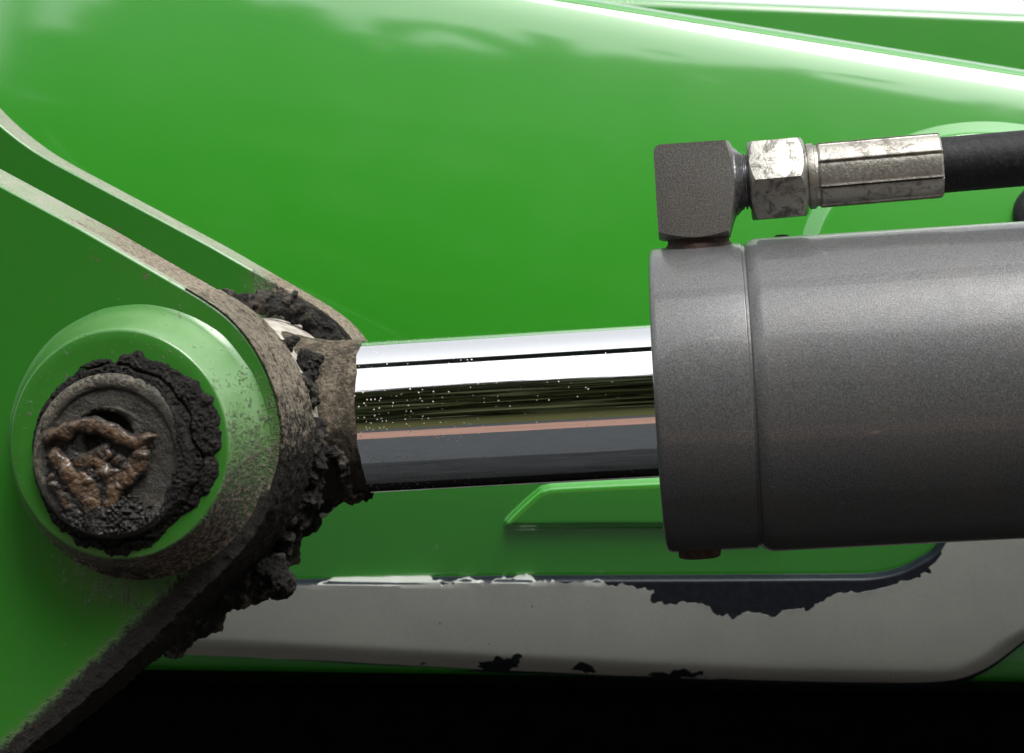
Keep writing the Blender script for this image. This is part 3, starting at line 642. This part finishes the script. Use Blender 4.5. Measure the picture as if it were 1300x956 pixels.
# ------------------------------------------------------------------ dirt, crust and grease
# crust wrapped round the nose and along the lower edge of the front plate
line = [p for p in resample(nose+[(150, 848), (20, 958)], 2.2)]; L = [np.array((br(*p)[0], br(*p)[2])) for p in line]; n = len(L); V, Fc, at = [], [], []
arc = np.linspace(0, 1, n); nose_end = len(resample(nose, 2.2))/n; M_ = 62
for i in range(n):
    t = (L[min(i+3, n-1)]-L[max(i-3, 0)]); t /= np.linalg.norm(t)+1e-9; o = np.array((-t[1], t[0])); o = o if o.dot(L[i]-np.array((-30, -30))) > 0 else -o
    s = i/n/nose_end
    thick = float(np.interp(s, [0, .25, .55, .8, 1, 1.25, 2], [.0, .35, .8, 1.4, 1.9, 1.7, 1.5])); wrap = float(np.interp(s, [0, .3, .6, .8, 1, 1.3, 2], [.0, .1, .4, 1.2, 2.8, 3.2, 3.2]))
    wrap *= 1+.35*noise.fractal(Vector((i*.06, 0, 7)), 1, 2, 4)
    for j in range(M_):
        u = j/(M_-1)
        if u < .28:                                          # over the face
            q = u/.28; base = L[i]-o*wrap*(1-q); y, ny, no = .0, -1.0, q*.5; h = (.15+thick*.55)*q**.7-.12*(1-q)
            p = np.array((base[0]+o[0]*no*thick*q, -h, base[1]+o[1]*no*thick*q)); dr = np.array((o[0]*.5*q, -1+.5*q, o[1]*.5*q))
        else:
            q = (u-.28)/.72; y = q*(T+.8); e = thick*(.5+.5*min(1, q*8)) * (1-.3*max(0, q-.8)/.2)-.25*max(0, q-.9)*10*0
            p = np.array((L[i][0]+o[0]*e, y-.55*thick*(1-min(1, q*8)), L[i][1]+o[1]*e)); dr = np.array((o[0], -.3*(1-min(1, q*6)), o[1]))
        v3 = Vector(p); amp = .14+.16*thick
        g = .26*noise.noise(v3*1.5)*min(1, s*3)+.14*noise.noise(v3*2.9)+noise.fractal(v3*.5, 1, 2, 5)*amp*1.15 + max(0, noise.fractal(v3*.2+Vector((5, 1, 2)), 1, 2, 3))*thick*.4
        fade = min(1, u/.10) if u < .1 else 1
        p = p+dr*g*fade; V.append(tuple(p)); at.append(.14-.62*float(smoothstep(.35, .85, s))+.10*g/amp)
Fc = [(i*M_+j, i*M_+j+1, (i+1)*M_+j+1, (i+1)*M_+j) for i in range(n-1) for j in range(M_-1)]
me = mesh_of('dirt_crust', V, Fc, M['crust'], None, {'dust': at}); bm = bmesh.new(); bm.from_mesh(me); bmesh.ops.recalc_face_normals(bm, faces=bm.faces); bm.to_mesh(me); bm.free()
link('dirt_crust', me, mat=MB, kind='stuff', label='dusty crust of dried dirt round the nose of the front plate', category='dirt')

def W(px, py, d): return P(px, py, d)                         # free-standing masses, millimetres from the camera
def mass(name, blobs, voxel, layers, mat, label, cat, seed=0, **kw):
    c = sum((Vector(b[0]) for b in blobs), Vector())/len(blobs)
    me = lumps([(Vector(b[0])-c, b[1]) for b in blobs], voxel, layers, seed, 9); me.materials.clear(); me.materials.append(M[mat])
    return link(name, me, mat=Matrix.Translation(c*MM+Vector((0, 0, CAM_H))), label=label, category=cat, **kw)
# black mass packed between the plates and under the neck
B = trail([W(397, 545, 555), W(400, 575, 554), W(394, 620, 555), W(376, 668, 558), W(330, 725, 562)], 1.4, 3.0, 1.2, 90)
B += trail([W(394, 476, 557), W(397, 510, 555), W(398, 545, 555)], .8, 1.6, .6, 24)
B += trail([W(412, 560, 561), W(425, 585, 563), W(436, 595, 565), W(462, 624, 574)], 1.0, 2.2, 1.4, 40)
B += [(W(px, py, 580), 7.5) for px, py in ((425, 592), (405, 620), (375, 650), (345, 690), (320, 715), (290, 745), (445, 600), (330, 660), (250, 775), (215, 800), (310, 700))]
mass('oily_dirt', B, .34, [(.2, 1.2, 2), (.6, .6, 2), (1.5, .28, 3)], 'black', 'black oily dirt packed between the clevis plates under the rod eye', 'dirt', 2, kind='stuff')
B = [(W(348+random.gauss(0, 9), 735+random.gauss(0, 8), 540+random.gauss(0, 2)), random.uniform(1.5, 3.0)) for _ in range(26)]
mass('dirt_clod', B, .35, [(.3, .7, 3), (.9, .5, 4)], 'crustdark', 'grey clod of dried dirt hanging at the lower end of the nose', 'dirt clod', 3, group='dirt clods')
B = [(W(332+random.gauss(0, 5), 750+random.gauss(0, 4), 548), random.uniform(1.3, 2.2)) for _ in range(14)]
mass('dirt_clod', B, .35, [(.3, .7, 3), (.9, .5, 4)], 'black', 'small black clod hanging below the grey one under the nose', 'dirt clod', 4, group='dirt clods')
B = [(W(px+random.gauss(0, 3), py+random.gauss(0, 2.5), 556), random.uniform(.8, 1.5)) for px, py in ((358, 439), (364, 436), (371, 433), (366, 441), (360, 446), (357, 443)) for _ in range(3)]
mass('dirt_clod', B, .25, [(.5, .4, 3), (1.4, .35, 4)], 'black', 'tiny black clod stuck on top of the nose edge beside the cream rod eye', 'dirt clod', 5, group='dirt clods')
B = [(W(393+random.gauss(0, 8), 462+random.gauss(0, 8), 561), random.uniform(1.2, 2.2)) for _ in range(20)]
mass('dirt_clod', B, .3, [(.4, .5, 3), (1.2, .4, 4)], 'black', 'flat black clod on the neck between nose edge and chrome rod', 'dirt clod', 6, group='dirt clods')
# crumpled greasy strip along the rear of the eye
B = []
for pts, r0, r1, m_ in (([(284, 381), (318, 380), (350, 380), (378, 388), (400, 404), (416, 420), (428, 431)], .8, 1.9, 80), ([(300, 391), (338, 389), (365, 396), (392, 412), (412, 428)], 1.0, 2.2, 55), ([(352, 384), (372, 380), (378, 377)], .4, .7, 14)):
    B += trail([W(x, y, 602) for x, y in pts], r0, r1, .6, m_)
mass('grease_strip', B, .28, [(.3, .9, 2), (.8, .45, 2)], 'black', 'crumpled black strip of old grease between rod eye and rear plate', 'grease', 7)
# crust on the boss face round the pin: a cracked sheet, thick against the pin and ragged outside
NA, NR = 520, 46; an = np.linspace(-math.pi, math.pi, NA, endpoint=False); deg = np.degrees(an)
ro = np.interp(deg, [-180, -150, -120, -95, -70, -50, -38, -25, 0, 20, 40, 60, 75, 100, 130, 180], [20.2, 20.8, 23.0, 23.6, 22.4, 21.4, 21.6, 23.6, 25.3, 26.1, 26.0, 25.2, 24.0, 22.6, 21.4, 20.2])
cs = np.stack([np.cos(an), np.sin(an), 0*an], 1); ro = ro+1.1*vnoise(cs*8+4, 4)*smoothstep(20.5, 23, ro)+.22*vnoise(cs*40, 3)+.7*np.exp(-((an-.35)/.7)**2)
V, at = [], []
for j in range(NR):
    q0 = j/(NR-1); rm = np.exp(-((an+.15)/.95)**4); ri = 18.2-rm*(2.6+1.1*vnoise(cs*6+21, 3)); r = ri+(np.maximum(ro, 19.2)-ri)*q0; q = np.clip((r-18.2)/(np.maximum(ro, 19.2)-18.2), 0, 1); p = np.stack([r*np.cos(an), 0*an, r*np.sin(an)], 1)
    big = np.interp(ro, [20, 23, 26], [.8, 1.9, 2.5]); h = big*(1-q**1.6)*.75+.55*(1-q**6)-.25*(q > .97)
    h = h+(.35*vnoise(p*.7, 3)+.30*vnoise(p*2.1+9, 3))*np.minimum(1, (1-q)*6)
    up = rm*(1-smoothstep(18.6, 20.2, r)); h = h*(1-up)+(3.5*smoothstep(-.02, .12, q0)+.28*vnoise(p*1.6+3, 3)-.1)*up
    crack = np.abs(r-20.9-1.1*vnoise(cs*4+2, 3)); h = h-1.1*np.exp(-(crack/.32)**2)*(ro > 22.5)
    V.append(np.stack([p[:,0], -12.85-np.maximum(h, -.2), p[:,2]], 1)); at.append(.12*vnoise(p*1.1+5, 3)+.1*np.cos(an-.9))
V = np.concatenate(V); Fc = [(j*NA+k, j*NA+(k+1) % NA, (j+1)*NA+(k+1) % NA, (j+1)*NA+k) for j in range(NR-1) for k in range(NA)]
link('pin_crust', mesh_of('pin_crust', V, Fc, M['crustdark'], None, {'dust': np.concatenate(at)}), mat=MP, kind='stuff', label='cracked black crust round the pin on the green boss face', category='dirt')
# grease pushed out of the pin hole: one smeared sheet with folds, black grit towards the bottom
def gp(px, py): x, y, z = br(px, py, 16.5); return np.array((x+.9, z+2.6))
g = np.arange(-18.6, 18.7, .18); X, Z = np.meshgrid(g, g); Q = np.stack([X.ravel(), Z.ravel()], 1); Q3 = np.stack([Q[:,0], 0*Q[:,0], Q[:,1]], 1)
Qw = Q+np.stack([vnoise(Q3*.3+3, 2), vnoise(Q3*.3+31, 2)], 1)*.8
def strand(pts, w, h):
    p = spline([tuple(gp(*q)) for q in pts], 8); d = np.full(len(Q), 9e9); tt = np.zeros(len(Q))
    for k, (a, b) in enumerate(zip(p[:-1], p[1:])):
        a, b = np.array(a), np.array(b); u = b-a; t = np.clip(((Qw-a)@u)/(u@u+1e-9), 0, 1); e = np.hypot(*(Qw-a-t[:,None]*u).T); m_ = e < d; d = np.where(m_, e, d); tt = np.where(m_, (k+t)/len(p), tt)
    ww = w*(.75+.5*np.sin(tt*math.pi)); return h*np.sqrt(np.clip(1-(d/ww)**2, 0, 1))*(.8+.25*vnoise(np.stack([tt*9, 0*tt, 0*tt+h], 1), 2)), d
folds = [([(60, 556), (80, 547), (102, 541), (124, 541), (142, 549), (158, 560), (172, 562), (187, 557)], 1.9, 3.0), ([(178, 566), (174, 584), (164, 602), (152, 616)], 2.0, 2.2), ([(70, 578), (84, 594), (100, 616), (116, 644), (124, 672), (124, 692)], 1.9, 2.6),
  ([(92, 580), (112, 584), (134, 574)], 1.5, 1.9), ([(128, 588), (140, 606), (146, 630), (134, 654)], 1.6, 2.3), ([(66, 606), (78, 630), (96, 652)], 1.5, 1.8), ([(108, 600), (118, 622), (122, 642)], 1.3, 2.2), ([(146, 584), (156, 594), (152, 606)], 1.3, 1.7)]
H = np.full(len(Q), -9.0); brown = np.zeros(len(Q))
for pts, w, h in folds:
    hh, d = strand(pts, w*1.12, h*.85); w *= 1.05; H = np.maximum(H, np.where(d < w*1.25, hh, -9)); brown = np.maximum(brown, np.exp(-(d/(w*.95))**4)*(1 if h > 2.15 else .55))
c0 = gp(112, 606); rb = np.hypot((Qw[:,0]-c0[0])/9.8, (Qw[:,1]-c0[1])/10.5); base = 1.0*(1-smoothstep(.6, 1.05, rb))-.15
c1_ = gp(138, 664); rg_ = np.hypot((Qw[:,0]-c1_[0])/15, (Qw[:,1]-c1_[1])/6.5); grit = 1.5*(1-smoothstep(.35, 1.05, rg_))-.15+.5*vnoise(Q3*1.5, 3)*(rg_ < 1)
hole_ = np.hypot(Q[:,0]+1.5, Q[:,1]-3.0) < 6.6
base = np.where(hole_, -3, base+.3*vnoise(Q3*.8, 3)*(base > -.1)); H = np.maximum(H, np.maximum(base, grit)); H = H+(.12*vnoise(Q3*1.3+7, 2)+.07*vnoise(Q3*4, 2))*(H > -.1)
brown = brown*.9+.28*(1-smoothstep(.55, .95, rb))*(vnoise(Q3*.5+13, 2)*.8+.35); brown = brown*(1-.8*smoothstep(.2, 1.0, grit-.2))
N_ = len(g); keep = (H > -.1) & (np.hypot(Q[:,0], Q[:,1]) < 18.3); idx = np.cumsum(keep)-1; V = np.stack([Q[:,0], PF-H*.95, Q[:,1]], 1)[keep]
k2 = keep.reshape(N_, N_); Fc = [tuple(int(idx[q]) for q in (i*N_+j, i*N_+j+1, (i+1)*N_+j+1, (i+1)*N_+j)) for i in range(N_-1) for j in range(N_-1) if k2[i, j] and k2[i, j+1] and k2[i+1, j+1] and k2[i+1, j]]
link('grease_plug', mesh_of('grease_plug', V, Fc, M['grease'], None, {'dust': np.clip(brown, 0, 1)[keep]}), mat=MP, label='glistening brown grease folded out of the hole in the pin end', category='grease')
